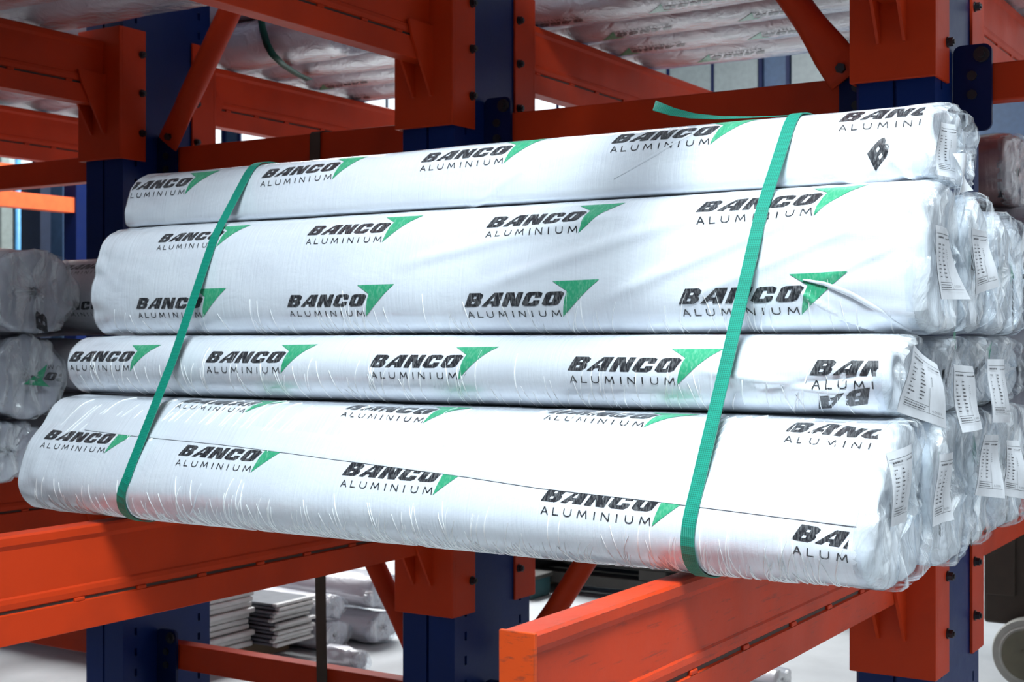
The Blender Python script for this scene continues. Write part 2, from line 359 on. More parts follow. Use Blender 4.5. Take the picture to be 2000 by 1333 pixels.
def tube_brace(p0, p1, label, flat0=True, flat1=True, r=.085, y=9.12):
    t = empty('diagonal_brace', (p0[0], y, p0[1]), label, 'brace', 'orange diagonal braces of the rack')
    d = Vector((p1[0]-p0[0], 0, p1[1]-p0[1])); L_ = d.length; d.normalize(); q = Vector((-d.z, 0, d.x)); n_ = Vector((0, 1, 0))
    stations = [0, .10, .22, .34, .46, .6, L_-.6, L_-.46, L_-.34, L_-.22, L_-.10, L_]
    mb = MB(); rings = []
    for s_ in stations:
        e = min(s_ if flat0 else 9, (L_-s_) if flat1 else 9); f = min(1, max(0, (e-.12)/.40)); f = f*f*(3-2*f)
        a = r*(1.35-.35*f); bb = .018+(r-.018)*f
        c = Vector((p0[0], y, p0[1]))+d*s_
        rings.append([c+q*a*math.cos(k*math.pi/8)+n_*bb*math.sin(k*math.pi/8) for k in range(16)])
    v = [p for rg in rings for p in rg]; fs = []
    for i in range(len(rings)-1):
        for k in range(16): fs.append((i*16+k, i*16+(k+1) % 16, (i+1)*16+(k+1) % 16, (i+1)*16+k))
    fs += [tuple(range(15, -1, -1)), tuple(range(len(v)-16, len(v)))]
    mb.add(v, fs); mb.build('tube', ORANGE, t, True)
    mb = MB(); c = Vector((p0[0], y-.02, p0[1]))+d*.07; mb.cyl(c, (0, -1, 0), .035, .03, 6); mb.build('bolt', BOLT, t)
tube_brace((-9.33, 1.78), (-6.64, 5.65), 'orange diagonal bar rising from the leftmost column to the top edge', r=.10, y=8.95)
tube_brace((-3.0, 1.74), (-5.70, 5.78), 'orange diagonal bar rising left from the rightmost column', r=.10, y=8.93)
tube_brace((-6.76, -2.62), (-9.4, 1.6), 'orange diagonal tube left of the middle column below the stack', y=9.28)
tube_brace((-5.72, -2.5), (-2.95, 1.62), 'orange diagonal tube right of the middle column below the stack', y=9.28)

# brown strap hung over the upper brace
t = empty('hanging_strap', (-7.66, 9.1, 1.76), 'dark brown webbing strap hung over the upper beam and dangling below the stack', 'strap')
BROWN = plain('brown_webbing', (.075, .045, .03), .7)
mb = MB(); v = []; fs = []
path = [(9.215, -.3), (9.215, 1.2), (9.215, 1.70), (9.205, 1.768), (9.15, 1.775), (9.06, 1.772), (9.035, 1.75), (9.03, 1.45), (9.03, .5), (9.03, -1.0), (9.02, -2.0), (9.01, -2.5), (9.0, -3.15)]
for k, (yy, zz) in enumerate(path):
    xo = -.0*k + (max(0, -zz)*.035)
    for dx in (-.055, .055): v.append((-7.66+dx+xo, yy, zz)); v.append((-7.66+dx+xo, yy-.008 if k > 4 else yy+.008, zz))
for k in range(len(path)-1):
    a = 4*k; b_ = a+4
    fs += [(a, a+2, b_+2, b_), (a+1, b_+1, b_+3, a+3), (a, b_, b_+1, a+1), (a+2, a+3, b_+3, b_+2)]
mb.add(v, fs); mb.build('webbing', BROWN, t)

# ------------------------------------------------------------------ wrapped packs
def vnoise(P, seed=0):
    P = P+seed*17.31; i = np.floor(P).astype(np.int64); f = P-i; f = f*f*(3-2*f)
    def h(a, b, c):
        n = (a*73856093) ^ (b*19349663) ^ (c*83492791); n = (n ^ (n >> 13))*1274126177; return ((n ^ (n >> 16)) & 0xffff)/65535.0
    r = 0
    for dx in (0, 1):
        for dy in (0, 1):
            for dz in (0, 1):
                w = (f[..., 0] if dx else 1-f[..., 0])*(f[..., 1] if dy else 1-f[..., 1])*(f[..., 2] if dz else 1-f[..., 2])
                r = r+w*h(i[..., 0]+dx, i[..., 1]+dy, i[..., 2]+dz)
    return r*2-1
def section(pts, n):
    P = np.array(pts, float); m = len(P); out = []
    for i in range(m):
        p0, p1, p2, p3 = P[(i-1) % m], P[i], P[(i+1) % m], P[(i+2) % m]
        for k in range(24):
            t = k/24; out.append(.5*((2*p1)+(-p0+p2)*t+(2*p0-5*p1+4*p2-p3)*t*t+(-p0+3*p1-3*p2+p3)*t**3))
    Q = np.array(out+[out[0]]); d = np.r_[0, np.cumsum(np.hypot(*np.diff(Q, axis=0).T))]
    s = np.linspace(0, d[-1], n+1)[:-1]
    return np.c_[np.interp(s, d, Q[:, 0]), np.interp(s, d, Q[:, 1])], d[-1]
def rounded(y0, y1, z0, z1, r=.12):
    ym, zm = (y0+y1)/2, (z0+z1)/2; dy, dz = (y1-y0)/2, (z1-z0)/2; e = 2+1.2*(1-r/.3)
    pts = []
    for k in range(16):      # starts at the bottom, climbs the front (low y), then top, then back
        a = -math.pi/2-2*math.pi*k/16
        c, s = math.cos(a), math.sin(a)
        pts.append((ym+dy*math.copysign(abs(c)**(2/e), c), zm+dz*math.copysign(abs(s)**(2/e), s)))
    return pts
class Pack:
    def __init__(s, pts, x0, x1, label, nx=60, ns=40, mat=WRAP, wr=.004, seed=0, group=None, ends=(True, True), film=True, creases=0, folds=(), endmat=None):
        s.x0, s.x1 = x0, x1
        sec, s.per = section(pts, ns); s.ns = ns; cy, cz = sec.mean(axis=0); s.c = (cy, cz)
        s.root = empty('wrapped_profile_pack', ((x0+x1)/2, cy, sec[:, 1].min()), label, 'pack', group)
        X = np.linspace(x0, x1, nx); s.X = X
        G = np.zeros((nx, ns, 3)); G[:, :, 0] = X[:, None]; G[:, :, 1] = sec[None, :, 0]; G[:, :, 2] = sec[None, :, 1]
        t = np.roll(sec, -1, 0)-np.roll(sec, 1, 0); nrm = np.c_[-t[:, 1], t[:, 0]]; nrm /= np.linalg.norm(nrm, axis=1)[:, None]+1e-9
        if ((sec-sec.mean(0))*nrm).sum() < 0: nrm = -nrm
        d = wr*vnoise(G*np.array([1.3, 3, 3]), seed)+wr*.45*vnoise(G*np.array([5, 7, 7]), seed+3)
        e = np.minimum(G[:, :, 0]-x0, x1-G[:, :, 0]); near = np.exp(-(e/.38)**2)
        d += near*(wr*2.4*vnoise(G*np.array([5, 14, 14]), seed+5)+wr*.8*vnoise(G*np.array([14, 22, 22]), seed+9))
        arc = np.arange(ns)*s.per/ns
        for (xa, aa, xb, ab, wdt, amp) in folds:        # long soft creases, given as a line in (x, arc)
            vx, va = xb-xa, ab-aa; LL = math.hypot(vx, va); px_ = G[:, :, 0]-xa; pa = arc[None, :]-aa
            tt = (px_*vx+pa*va)/LL**2; dist = (px_*va-pa*vx)/LL
            d += amp*np.exp(-(dist/wdt)**2)*np.clip(np.minimum(tt, 1-tt)*6, 0, 1)
        d = np.minimum(d, wr*1.2+.014)
        G[:, :, 1] += d*nrm[None, :, 0]; G[:, :, 2] += d*nrm[None, :, 1]
        s.G = G
        Nn = np.zeros_like(G); du = np.gradient(G, axis=0); dv = np.roll(G, -1, 1)-np.roll(G, 1, 1)
        Nn = np.cross(du, dv); Nn /= np.linalg.norm(Nn, axis=2)[:, :, None]+1e-9
        if (Nn[:, :, 1]*nrm[None, :, 0]+Nn[:, :, 2]*nrm[None, :, 1]).mean() < 0: Nn = -Nn
        s.Nn = Nn
        # body mesh with uv (metres along, metres round)
        nsw = ns+1; idx = lambda i, k: i*nsw+k
        V = np.concatenate([G, G[:, :1]], axis=1).reshape(-1, 3)
        F = [(idx(i, k), idx(i+1, k), idx(i+1, k+1), idx(i, k+1)) for i in range(nx-1) for k in range(ns)]
        s.body = s.mesh('wrap', V, F, mat, uv=[(p[0]*U, (q % nsw)*s.per/ns*U) for q, p in enumerate(V)])
        for side, on in ((-1, ends[0]), (1, ends[1])):
            if not on: continue
            ring = G[0] if side < 0 else G[-1]; s.cap(ring, side, seed, endmat or ENDW, film and side > 0)
        if creases: s.strands(creases, seed)
    def mesh(s, name, V, F, mat, uv=None, smooth=True, parent=None):
        base = s.root.location; me = bpy.data.meshes.new(name)
        P = np.asarray(V, float)*U; P[:, 2] += Z0; P -= np.array(base)
        me.from_pydata(P.tolist(), [], F)
        for m in (mat if isinstance(mat, (list, tuple)) else [mat]): me.materials.append(m)
        for p in me.polygons: p.use_smooth = smooth
        if uv is not None:
            ul = me.uv_layers.new(name='UVMap'); vi = np.zeros(len(me.loops), int); me.loops.foreach_get('vertex_index', vi)
            ul.data.foreach_set('uv', np.array(uv, float)[vi].ravel())
        o = bpy.data.objects.new(name, me); COL.objects.link(o); o.parent = parent or s.root
        return o
    def cap(s, ring, side, seed, mat, film):
        ns = len(ring); c = ring.mean(axis=0)
        ks = [(1.0, -.005), (.985, .012), (.94, .028), (.86, .034), (.7, .030), (.5, .022), (.3, .020), (.12, .018)]
        V = []
        for kk, (sc, dx) in enumerate(ks):
            r = c+(ring-c)*sc; r = r.copy()
            am = .016*min(1, kk/2)
            r[:, 0] = c[0]+side*(dx+am*vnoise(r*np.array([3, 9, 9])+kk*.15, seed+11)+am*.8*vnoise(r*np.array([3, 24, 10]), seed+21))
            V.append(r)
        V = np.array(V).reshape(-1, 3); F = [(i*ns+k, (i+1)*ns+k, (i+1)*ns+(k+1) % ns, i*ns+(k+1) % ns) for i in range(len(ks)-1) for k in range(ns)]
        F.append(tuple((len(ks)-1)*ns+k for k in range(ns)))
        s.mesh('end_fold', V, F, mat, uv=[(p[1]*U, p[2]*U) for p in V])
        if film:
            nf = 64; q = np.linspace(0, ns, nf, endpoint=False); i0 = q.astype(int) % ns; fr = (q-q.astype(int))[:, None]
            rg = ring[i0]*(1-fr)+ring[(i0+1) % ns]*fr
            ks = [(1.003, -.035), (1.004, -.01), (1.0, .03), (.985, .065), (.93, .085), (.8, .09), (.6, .075), (.4, .07), (.2, .075), (.06, .09)]
            V = []
            for kk, (sc, dx) in enumerate(ks):
                am = .02 if kk > 1 else .004
                r = c+(rg-c)*(sc+am*.5*vnoise(rg*np.array([1, 16, 16])+kk*.5, seed+31)[:, None]); r = r.copy()
                r[:, 0] = c[0]+side*(dx+am*vnoise(rg*np.array([1, 20, 12])+kk*.33, seed+41)+am*.8*vnoise(r*np.array([1, 30, 7]), seed+43))
                V.append(r)
            V = np.array(V).reshape(-1, 3); F = [(i*nf+k, (i+1)*nf+k, (i+1)*nf+(k+1) % nf, i*nf+(k+1) % nf) for i in range(len(ks)-1) for k in range(nf)]
            s.mesh('clear_film_end', V, F, FILM, smooth=False)
    def at(s, x, arc, off=0.):
        """points on the displaced surface"""
        u = np.clip((x-s.x0)/(s.x1-s.x0)*(len(s.X)-1), 0, len(s.X)-1.001); v = (arc/s.per*s.ns) % s.ns
        i = u.astype(int); k = v.astype(int) % s.ns; k1 = (k+1) % s.ns; a = (u-i)[:, None]; b = (v-np.floor(v))[:, None]
        f = lambda A: A[i, k]*(1-a)*(1-b)+A[i+1, k]*a*(1-b)+A[i, k1]*(1-a)*b+A[i+1, k1]*a*b
        P = f(s.G); 
        n = f(s.Nn); return P+n*off
    def solve(s, px, py):
        """(x, arc) of the surface point that lies on a given line of sight (front side)"""
        best = None
        for k in range(s.ns*4):
            kk = k/4; arc = kk*s.per/s.ns; i = int(kk) % s.ns; fr = kk-int(kk)
            p = s.G[len(s.X)//2, i]*(1-fr)+s.G[len(s.X)//2, (i+1) % s.ns]*fr; x, z = ony(px, py, p[1])
            e = abs(z-p[2])+(p[1]-s.c[0]+2)*.02
            if best is None or e < best[0]: best = (e, x, arc)
        return best[1], best[2]
    def strands(s, n, seed, lo0=None, ln0=(.10, .27), bend0=(-.05, .05), tilt=.02, wmul=1.):
        rnd = random.Random(seed); V = []; F = []
        for _ in range(n):
            x = rnd.uniform(s.x0+.1, s.x1-.1); lo = (s.low if lo0 is None else lo0)+rnd.uniform(-.07, .07); ln = rnd.uniform(*ln0); bend = rnd.uniform(*bend0); w = rnd.uniform(.0012, .0042)*wmul
            m = 9; tt = np.linspace(0, 1, m); xx = x+bend*tt*tt+tilt*tt; aa = lo+ln*tt
            wid = w*np.sin(np.pi*np.clip(tt*.92+.08, 0, 1))+.0004
            A = s.at(xx-wid, aa, .0008); T_ = s.at(xx, aa, .0008+.003); B = s.at(xx+wid, aa, .0008); k0 = len(V)
            for q in range(m): V += [A[q], T_[q], B[q]]
            for q in range(m-1):
                a = k0+3*q; F += [(a, a+1, a+4, a+3), (a+1, a+2, a+5, a+4)]
        o = s.mesh('film_crease', V, F, STRAND); o['kind'] = 'stuff'
STRAND = plain('film_strand', (1., 1., 1.), .4)

# ------------------------------------------------------------------ the printed mark, as flat shapes mapped on to the wrap
SC = .746/1720; SV = .000405
B_ = [([(120, 465), (195, 302), (350, 300), (384, 322), (366, 356), (336, 378), (352, 396), (338, 424), (304, 452), (274, 463)], [[(262, 340), (298, 340), (284, 368), (246, 368)], [(226, 400), (266, 400), (252, 430), (210, 432)]])]
A_ = [([(345, 460), (530, 297), (652, 293), (575, 455), (478, 457), (488, 425), (447, 425), (410, 460)], [[(462, 394), (538, 328), (515, 393)]])]
N_ = [([(610, 457), (690, 293), (790, 291), (800, 370), (838, 290), (908, 288), (835, 453), (740, 455), (725, 375), (685, 457)], [])]
C_ = [([(875, 430), (945, 305), (985, 288), (1110, 283), (1150, 300), (1125, 350), (1045, 352), (1056, 322), (1014, 326), (962, 412), (1014, 411), (1028, 386), (1110, 383), (1090, 425), (1045, 448), (915, 452)], [])]
O_ = [([(1130, 425), (1195, 300), (1240, 283), (1385, 278), (1420, 300), (1345, 420), (1300, 438), (1165, 445)], [[(1215, 408), (1265, 318), (1302, 316), (1255, 407)]])]
GT = [([(1270, 162), (1840, 143), (1700, 262), (1570, 388), (1450, 505), (1370, 585), (1395, 460), (1422, 350), (1452, 275)], [])]
def stroke(p, q, w=13):
    d = Vector((q[0]-p[0], q[1]-p[1])); d.normalize(); n = Vector((-d.y, d.x))*w/2
    return ([(p[0]+n.x, p[1]+n.y), (q[0]+n.x, q[1]+n.y), (q[0]-n.x, q[1]-n.y), (p[0]-n.x, p[1]-n.y)], [])
def small(ch, x0, x1, t=524, b=606):
    m = (x0+x1)/2
    if ch == 'A': return [stroke((x0, b), (m-6, t)), stroke((m-6, t), (x1, b)), stroke((x0+18, b-28), (x1-18, b-28), 10)]
    if ch == 'L': return [stroke((x0, t), (x0, b)), stroke((x0+6, b-6), (x1, b-6), 12)]
    if ch == 'U':
        pts = [(x0, t), (x0, b-28), (x0+14, b-9), (m, b-4), (x1-14, b-9), (x1, b-28), (x1, t)]
        return [stroke(pts[i], pts[i+1], 12) for i in range(6)]
    if ch == 'M': return [stroke((x0, b), (x0+12, t)), stroke((x0+12, t), (m, b-18)), stroke((m, b-18), (x1-12, t)), stroke((x1-12, t), (x1, b))]
    if ch == 'I': return [stroke((m, t), (m, b), 15)]
    if ch == 'N': return [stroke((x0, b), (x0, t)), stroke((x0, t), (x1, b)), stroke((x1, b), (x1, t))]
LET = [('A', 150, 225), ('L', 283, 345), ('U', 405, 485), ('M', 560, 660), ('I', 735, 755), ('N', 825, 903), ('I', 980, 1000), ('U', 1085, 1163), ('M', 1240, 1350)]
def logo_mesh(parts, flat=False):
    """returns verts (a, b in layout units from the B's foot), faces, material index; finely cut so it can bend"""
    bm = bmesh.new()
    for shapes, mi, sk in parts:
        for outer, holes in shapes:
            es = []
            for loop in [outer]+holes:
                vs = [bm.verts.new((x-120, -(y+sk*(x-120)-465), 0)) for x, y in loop]
                es += [bm.edges.new((vs[i], vs[(i+1) % len(vs)])) for i in range(len(vs))]
            r = bmesh.ops.triangle_fill(bm, use_beauty=True, use_dissolve=False, edges=es)
            for f in r['geom']:
                if isinstance(f, bmesh.types.BMFace): f.material_index = mi
    ys = [v.co.y for v in bm.verts]; xs = [v.co.x for v in bm.verts]
    if not flat:
        y = min(ys)+11
        while y < max(ys): bmesh.ops.bisect_plane(bm, geom=bm.verts[:]+bm.edges[:]+bm.faces[:], plane_co=(0, y, 0), plane_no=(0, 1, 0)); y += 14
        x = min(xs)+20
        while x < max(xs): bmesh.ops.bisect_plane(bm, geom=bm.verts[:]+bm.edges[:]+bm.faces[:], plane_co=(x, 0, 0), plane_no=(1, 0, 0)); x += 32
    bm.verts.index_update()
    V = np.array([(v.co.x*SC, v.co.y*SV) for v in bm.verts]); F = [[v.index for v in f.verts] for f in bm.faces]; M = [f.material_index for f in bm.faces]
    bm.free(); return V, F, M
BIG = [(s_, 0, .02) for s_ in (B_, A_, N_, C_, O_)]; SMALL = [(small(*l), 0, .0) for l in LET]; TRI = [(GT, 1, .02)]
LOGO = logo_mesh(BIG+SMALL+TRI); LOGO_FLAT = logo_mesh(BIG+SMALL+TRI, True); LOGO_B = logo_mesh([(B_, 0, .02), (A_, 0, .02)]); LOGO_1 = logo_mesh([(B_, 0, .02)]); LOGO_1F = logo_mesh([(B_, 0, .02)], True); LOGO_FLAT = logo_mesh(BIG+SMALL+TRI)
def put_logo(pk, x, arc, ang=0., scale=1., logo=None, lo=None, hi=None, off=.0022, vs=1., amax=None):
    V, F, M = logo or LOGO
    ca, sa = math.cos(ang), math.sin(ang); a = V[:, 0]*scale; b = V[:, 1]*scale*vs
    X = x+a*ca-b*sa; A = arc+a*sa+b*ca
    lo = pk.x0+.01 if lo is None else lo; hi = pk.x1-.01 if hi is None else hi
    keep = (X > lo) & (X < hi)
    if amax is not None: keep &= (A < amax)
    fs, ms = [], []
    for f, m in zip(F, M):
        if all(keep[i] for i in f): fs.append(f); ms.append(m)
    if not fs: return
    used = sorted({i for f in fs for i in f}); mp = {o: n for n, o in enumerate(used)}
    P = pk.at(X[used], A[used], off)
    me_o = pk.mesh('printed_logo', P, [[mp[i] for i in f] for f in fs], [INKB, INKG])
    me_o.data.polygons.foreach_set('material_index', ms)
    return me_o
def logos(pk, items, **kw):
    for it in items:
        if it[0] == 'L': x, a = pk.solve(it[1], it[2]); put_logo(pk, x, a, it[3], 1., **kw)
        elif it[0] == 'R': x, a = pk.solve(it[1], it[2]); w = 1225*SC; put_logo(pk, x-w*math.cos(it[3]), a-w*math.sin(it[3]), it[3], 1., **kw)
        else:
            x, a = pk.solve(it[0], it[1]); x2, a2 = pk.solve(it[2], it[3]); L_ = math.hypot(x2-x, a2-a)
            put_logo(pk, x, a, math.atan2(a2-a, x2-x), L_/(1225*SC), **kw)

# ---- the strapped stack, front column
SG = 'white packs of the strapped stack'
row4 = [(5.72, -1.015), (5.48, -1.005), (5.34, -.95), (5.275, -.86), (5.275, -.76), (5.335, -.63), (5.44, -.49), (5.55, -.37), (5.66, -.335), (5.85, -.335), (5.97, -.42), (6.0, -.6), (6.0, -.85), (5.93, -.98)]
row3 = [(5.85+.222*math.cos(a), -.152+.178*math.sin(a)) for a in [-math.pi/2-2*math.pi*k/14 for k in range(14)]]
row2 = [(6.1, .032), (5.92, .04), (5.83, .11), (5.80, .22), (5.81, .36), (5.85, .52), (5.91, .63), (6.02, .692), (6.25, .70), (6.40, .64), (6.43, .45), (6.43, .2), (6.36, .06)]
row1 = [(6.42, .708), (6.22, .708), (6.10, .722), (6.085, .79), (6.11, .89), (6.15, .98), (6.24, 1.055), (6.42, 1.07), (6.62, 1.055), (6.73, .97), (6.75, .84), (6.68, .73)]
p4 = Pack(row4, -6.71, -1.72, 'bottom front pack of the strapped stack, wide and sloping', 420, 150, wr=.0035, seed=1, group=SG)
p3 = Pack(row3, -6.71, -1.75, 'slim round front pack, third from the top of the strapped stack', 420, 110, wr=.0028, seed=2, group=SG,
          folds=[(-2.6, .34, -1.8, .22, .02, .012), (-2.3, .25, -1.75, .33, .015, -.012)])
p2 = Pack(row2, -6.69, -1.67, 'tall front pack with two lines of logos, second from the top', 420, 150, wr=.004, seed=3, group=SG,
          folds=[(-3.9, .44, -2.5, .83, .035, .014), (-3.2, .36, -1.9, .86, .032, .015), (-2.8, .34, -1.8, .74, .026, .012), (-2.1, .44, -1.7, .62, .02, .010), (-2.25, .46, -1.66, .06, .010, .012), (-4.4, .58, -3.0, .84, .032, .012)])
p1 = Pack(row1, -6.71, -1.72, 'topmost pack of the strapped stack with a torn film end', 420, 110, wr=.004, seed=4, group=SG,
          folds=[(-4.2, .22, -3.7, .55, .02, .008), (-2.4, .12, -1.8, .42, .02, .010), (-2.2, .4, -1.75, .2, .02, .010), (-1.9, .5, -1.72, .22, .014, .012)])
logos(p1, [('R', 363, 363, .0), (510, 348, 650, 333), (822, 317, 985, 301), (1193.5, 280, 1388, 264), ('L', 1638, 239, 0.)])
logos(p2, [(309, 474, 425, 467), (600, 460, 748, 454), (950, 445, 1130, 434), (1360, 417, 1589, 399),
           (266, 604, 390, 602), (561, 600, 708, 598), (908, 600, 1092, 596), (1326, 594, 1557, 590)])
logos(p3, [(135, 706, 252, 706), (402, 708, 545, 709), (722, 717, 891, 718.5), (1109, 724, 1316, 727), ('L', 1581, 733, 0.)])
x_a, a_a = p4.solve(1070, 808.5); x_b, a_b = p4.solve(1533, 842); x_m, a_m = p4.solve(1283, 821)
ang4 = math.atan2(a_m-a_a, x_m-x_a)
put_logo(p4, x_a, a_a, ang4); put_logo(p4, x_b, a_b, ang4)
put_logo(p4, 2*x_a-x_b, a_a-.03, ang4*.8); put_logo(p4, 3*x_a-2*x_b, a_a-.01, ang4*.8)
low4 = [(86, 858, 210, 868), (348, 890, 495, 903), (668, 928, 848, 944), (1057, 978, 1273, 1001.5)]
logos(p4, low4); logos(p4, [('L', 1546, 1054, -.08)], hi=-1.765)
x, a = p1.solve(1712, 334); put_logo(p1, x, a, .95, 1.25, LOGO_1); put_logo(p3, -1.80, .27, -2.95, 1.15, LOGO_B)
# overlapping sheet edge on the bottom pack, covering the heads of the lower logos
V = []; F = []; m = 90
seam_px = [(165, 840), (228, 849), (430, 870), (640, 897), (900, 932), (1057, 956), (1273, 981), (1400, 997), (1690, 1032)]
sx, sa = zip(*[p4.solve(*q) for q in seam_px])
xx = np.linspace(sx[0], p4.x1-.02, m); aa = np.interp(xx, sx, sa)
for j, dz in enumerate((0, .006, .03, .07, .11, .14)):
    V += list(p4.at(xx, aa+dz, (.004, .0055, .005, .0045, .004, .0005)[j]))
for j in range(5):
    for i in range(m-1): F.append((j*m+i, j*m+i+1, (j+1)*m+i+1, (j+1)*m+i))
p4.mesh('overlap_sheet', V, F, WRAP, uv=[(p[0]*U, p[2]*U) for p in V])
# film ridge running down to the corner of the second pack, and a second one on the topmost
def ridge(pk, pts, w=.006, h=.010):
    sx, sa = zip(*[pk.solve(*q) for q in pts]); n = 60; tt = np.linspace(0, len(pts)-1, n); x = np.interp(tt, range(len(pts)), sx); a = np.interp(tt, range(len(pts)), sa)
    dx, da = np.gradient(x), np.gradient(a); L_ = np.hypot(dx, da); nx_, na_ = -da/L_, dx/L_; ww = w*np.sin(np.pi*(np.arange(n)+1)/(n+1))**.5
    A = pk.at(x-nx_*ww, a-na_*ww, .001); T_ = pk.at(x, a, h); B = pk.at(x+nx_*ww*3, a+na_*ww*3, .001)
    V = [p for q in zip(A, T_, B) for p in q]; F = [f for i in range(n-1) for f in ((3*i, 3*i+1, 3*i+4, 3*i+3), (3*i+1, 3*i+2, 3*i+5, 3*i+4))]
    pk.mesh('film_ridge', V, F, WRAP, uv=[(p[0]*U, p[2]*U) for p in V])
ridge(p2, [(1568, 548), (1610, 556), (1660, 578), (1720, 610), (1780, 645)])
ridge(p1, [(1350, 262), (1280, 300), (1200, 350)], .004, .006)
ridge(p4, [(395, 945), (378, 985), (372, 1003)], .004, .008)
for pk, py_lo, n_ in ((p4, 0, 280), (p3, 0, 110), (p2, 0, 90)):
    k = int(np.argmin(pk.G[200, :pk.ns//2, 2])); pk.low = {id(p4): .20, id(p3): .12, id(p2): .14}[id(pk)]; pk.strands(n_, 50+n_)
p4.low = .33; p4.strands(150, 91)
p4.strands(100, 92, .88, (.14, .34), (-.01, .03), .10, 1.3)

# ---- packs behind the front column (their right ends show)
def end_x(): return -1.70+random.uniform(-.05, .04)
rows = {4: (-1.015, -.335, [(6.02, 6.67), (6.69, 7.40), (7.42, 8.25)]), 3: (-.325, .02, [(6.10, 6.70), (6.72, 7.32), (7.34, 8.10)]), 2: (.035, .70, [(6.45, 6.98), (7.0, 7.52), (7.54, 8.12)])}
names = {4: 'bottom row', 3: 'third row', 2: 'second row'}
deep = {}
for r in (4, 3, 2):
    z0, z1, ys = rows[r]
    for k, (ya, yb) in enumerate(ys):
        deep[r, k] = Pack(rounded(ya, yb, z0, z1-(.04 if r == 2 and k else 0), .2), -6.66, end_x()-.02*k, 'white pack in the %s of the strapped stack, %s behind the front one' % (names[r], ['first', 'second', 'third'][k]),
             50, 44, wr=.006, seed=20+r*5+k, group=SG, mat=WRAP)

# ------------------------------------------------------------------ paper tags on the right ends (parts of their pack)
def font_flat(text, size):
    cu = bpy.data.curves.new('t', 'FONT'); cu.body = text; cu.size = size; cu.resolution_u = 1
    o = bpy.data.objects.new('t', cu); COL.objects.link(o); bpy.context.view_layer.update()
    me = bpy.data.meshes.new_from_object(o); V = np.array([v.co[:2] for v in me.vertices]); F = [list(p.vertices) for p in me.polygons]
    bpy.data.objects.remove(o); bpy.data.curves.remove(cu); bpy.data.meshes.remove(me); return V, F
CODE = font_flat('A-COS01', 1.0)
def tag_sheet(pk, quad, x, bend=.02, seed=0, full=True):
    """quad: four sight points top-left, top-right, bottom-right, bottom-left; sheet hangs in the plane x"""
    q = [onx(px, py, x) for px, py in quad]; rnd = random.Random(seed)
    def S(a, b):   # a 0..1 left-right, b 0..1 top-bottom
        y = (q[0][0]*(1-a)+q[1][0]*a)*(1-b)+(q[3][0]*(1-a)+q[2][0]*a)*b
        z = (q[0][1]*(1-a)+q[1][1]*a)*(1-b)+(q[3][1]*(1-a)+q[2][1]*a)*b
        return [x+bend*math.sin(a*3.1+b*2+seed)+bend*.6*math.sin(b*5+seed*2), y, z]
    n = 9; V = [S(i/(n-1), j/(n-1)) for j in range(n) for i in range(n)]; F = [(j*n+i, j*n+i+1, (j+1)*n+i+1, (j+1)*n+i) for j in range(n-1) for i in range(n-1)]
    V2 = [[v[0]-.003, v[1], v[2]] for v in V]; F2 = [tuple(i+n*n for i in f) for f in F]
    sh = pk.mesh('paper_tag', V+V2, F+F2, PAPER)
    V = []; F = []
    def rect(a0, b0, a1, b1):
        k = len(V); m = max(1, int(abs(a1-a0)*6)); mm = max(1, int(abs(b1-b0)*8))
        for j in range(mm+1):
            for i in range(m+1):
                p = S(a0+(a1-a0)*i/m, b0+(b1-b0)*j/mm); p[0] += .0035; V.append(p)
        for j in range(mm):
            for i in range(m): F.append((k+j*(m+1)+i, k+j*(m+1)+i+1, k+(j+1)*(m+1)+i+1, k+(j+1)*(m+1)+i))
    rect(.02, .10, .96, .107); rect(.06, .86, .92, .866); rect(.06, .76, .6, .767); rect(.6, .48, .607, .86)
    a = .1
    while a < .42: w = rnd.uniform(.03, .06); rect(a, .14, a+w, .165); a += w+.015
    for k in range(9):
        b = .24+.055*k; a = .1
        for _ in range(rnd.randint(1, 3)): w = rnd.uniform(.02, .05); rect(a, b, a+w, b+.016); a += w+.012
        rect(.38, b, .38+rnd.uniform(.05, .12), b+.018)
    a = .08
    for b in (.79, .825):
        a = .08
        while a < .5: w = rnd.uniform(.02, .05); rect(a, b, a+w, b+.014); a += w+.012
    for k in range(5): rect(.66, .3+.03*k, .68, .315+.03*k)
    VV, FF = CODE; k0 = len(V)
    for v in VV:
        p = S(.66+v[0]*.055, .83-v[1]*.05); p[0] += .0035; V.append(p)
    F += [[i+k0 for i in f] for f in FF]
    VL, FL, ML = LOGO_FLAT; k0 = len(V)
    for v in VL:
        p = S(.60+v[0]/.746*.36, .165-v[1]/.746*.36*.35); p[0] += .0036; V.append(p)
    F += [[i+k0 for i in f] for f in FL]
    pk.mesh('printed_text', V, F, TAGINK, smooth=False, parent=sh)
T = [(p2, [(1819, 440), (1850, 446), (1895, 585), (1836, 585)], -1.52, 1), (deep[2, 0], [(1896, 446), (1934, 452), (1946, 560), (1908, 577)], -1.52, 2),
     (p3, [(1785, 673), (1832, 712), (1846, 838), (1762, 805)], -1.56, 3), (deep[3, 0], [(1864, 712), (1893, 716), (1916, 838), (1880, 846)], -1.55, 4),
     (deep[3, 1], [(1936, 702), (1958, 702), (1974, 826), (1934, 826)], -1.55, 5), (p4, [(1734, 886), (1780, 868), (1780, 1020), (1738, 1030)], -1.55, 6),
     (deep[4, 0], [(1828, 888), (1862, 884), (1866, 1016), (1819, 1030)], -1.55, 7), (deep[4, 1], [(1920, 850), (1956, 850), (1958, 974), (1904, 968)], -1.55, 8),
     (deep[4, 2], [(1966, 860), (1994, 862), (2002, 976), (1966, 968)], -1.55, 9), (p1, [(1838, 238), (1860, 244), (1866, 352), (1836, 342)], -1.57, 10)]
for pk, q, x, sd in T: tag_sheet(pk, q, x, .012, sd)
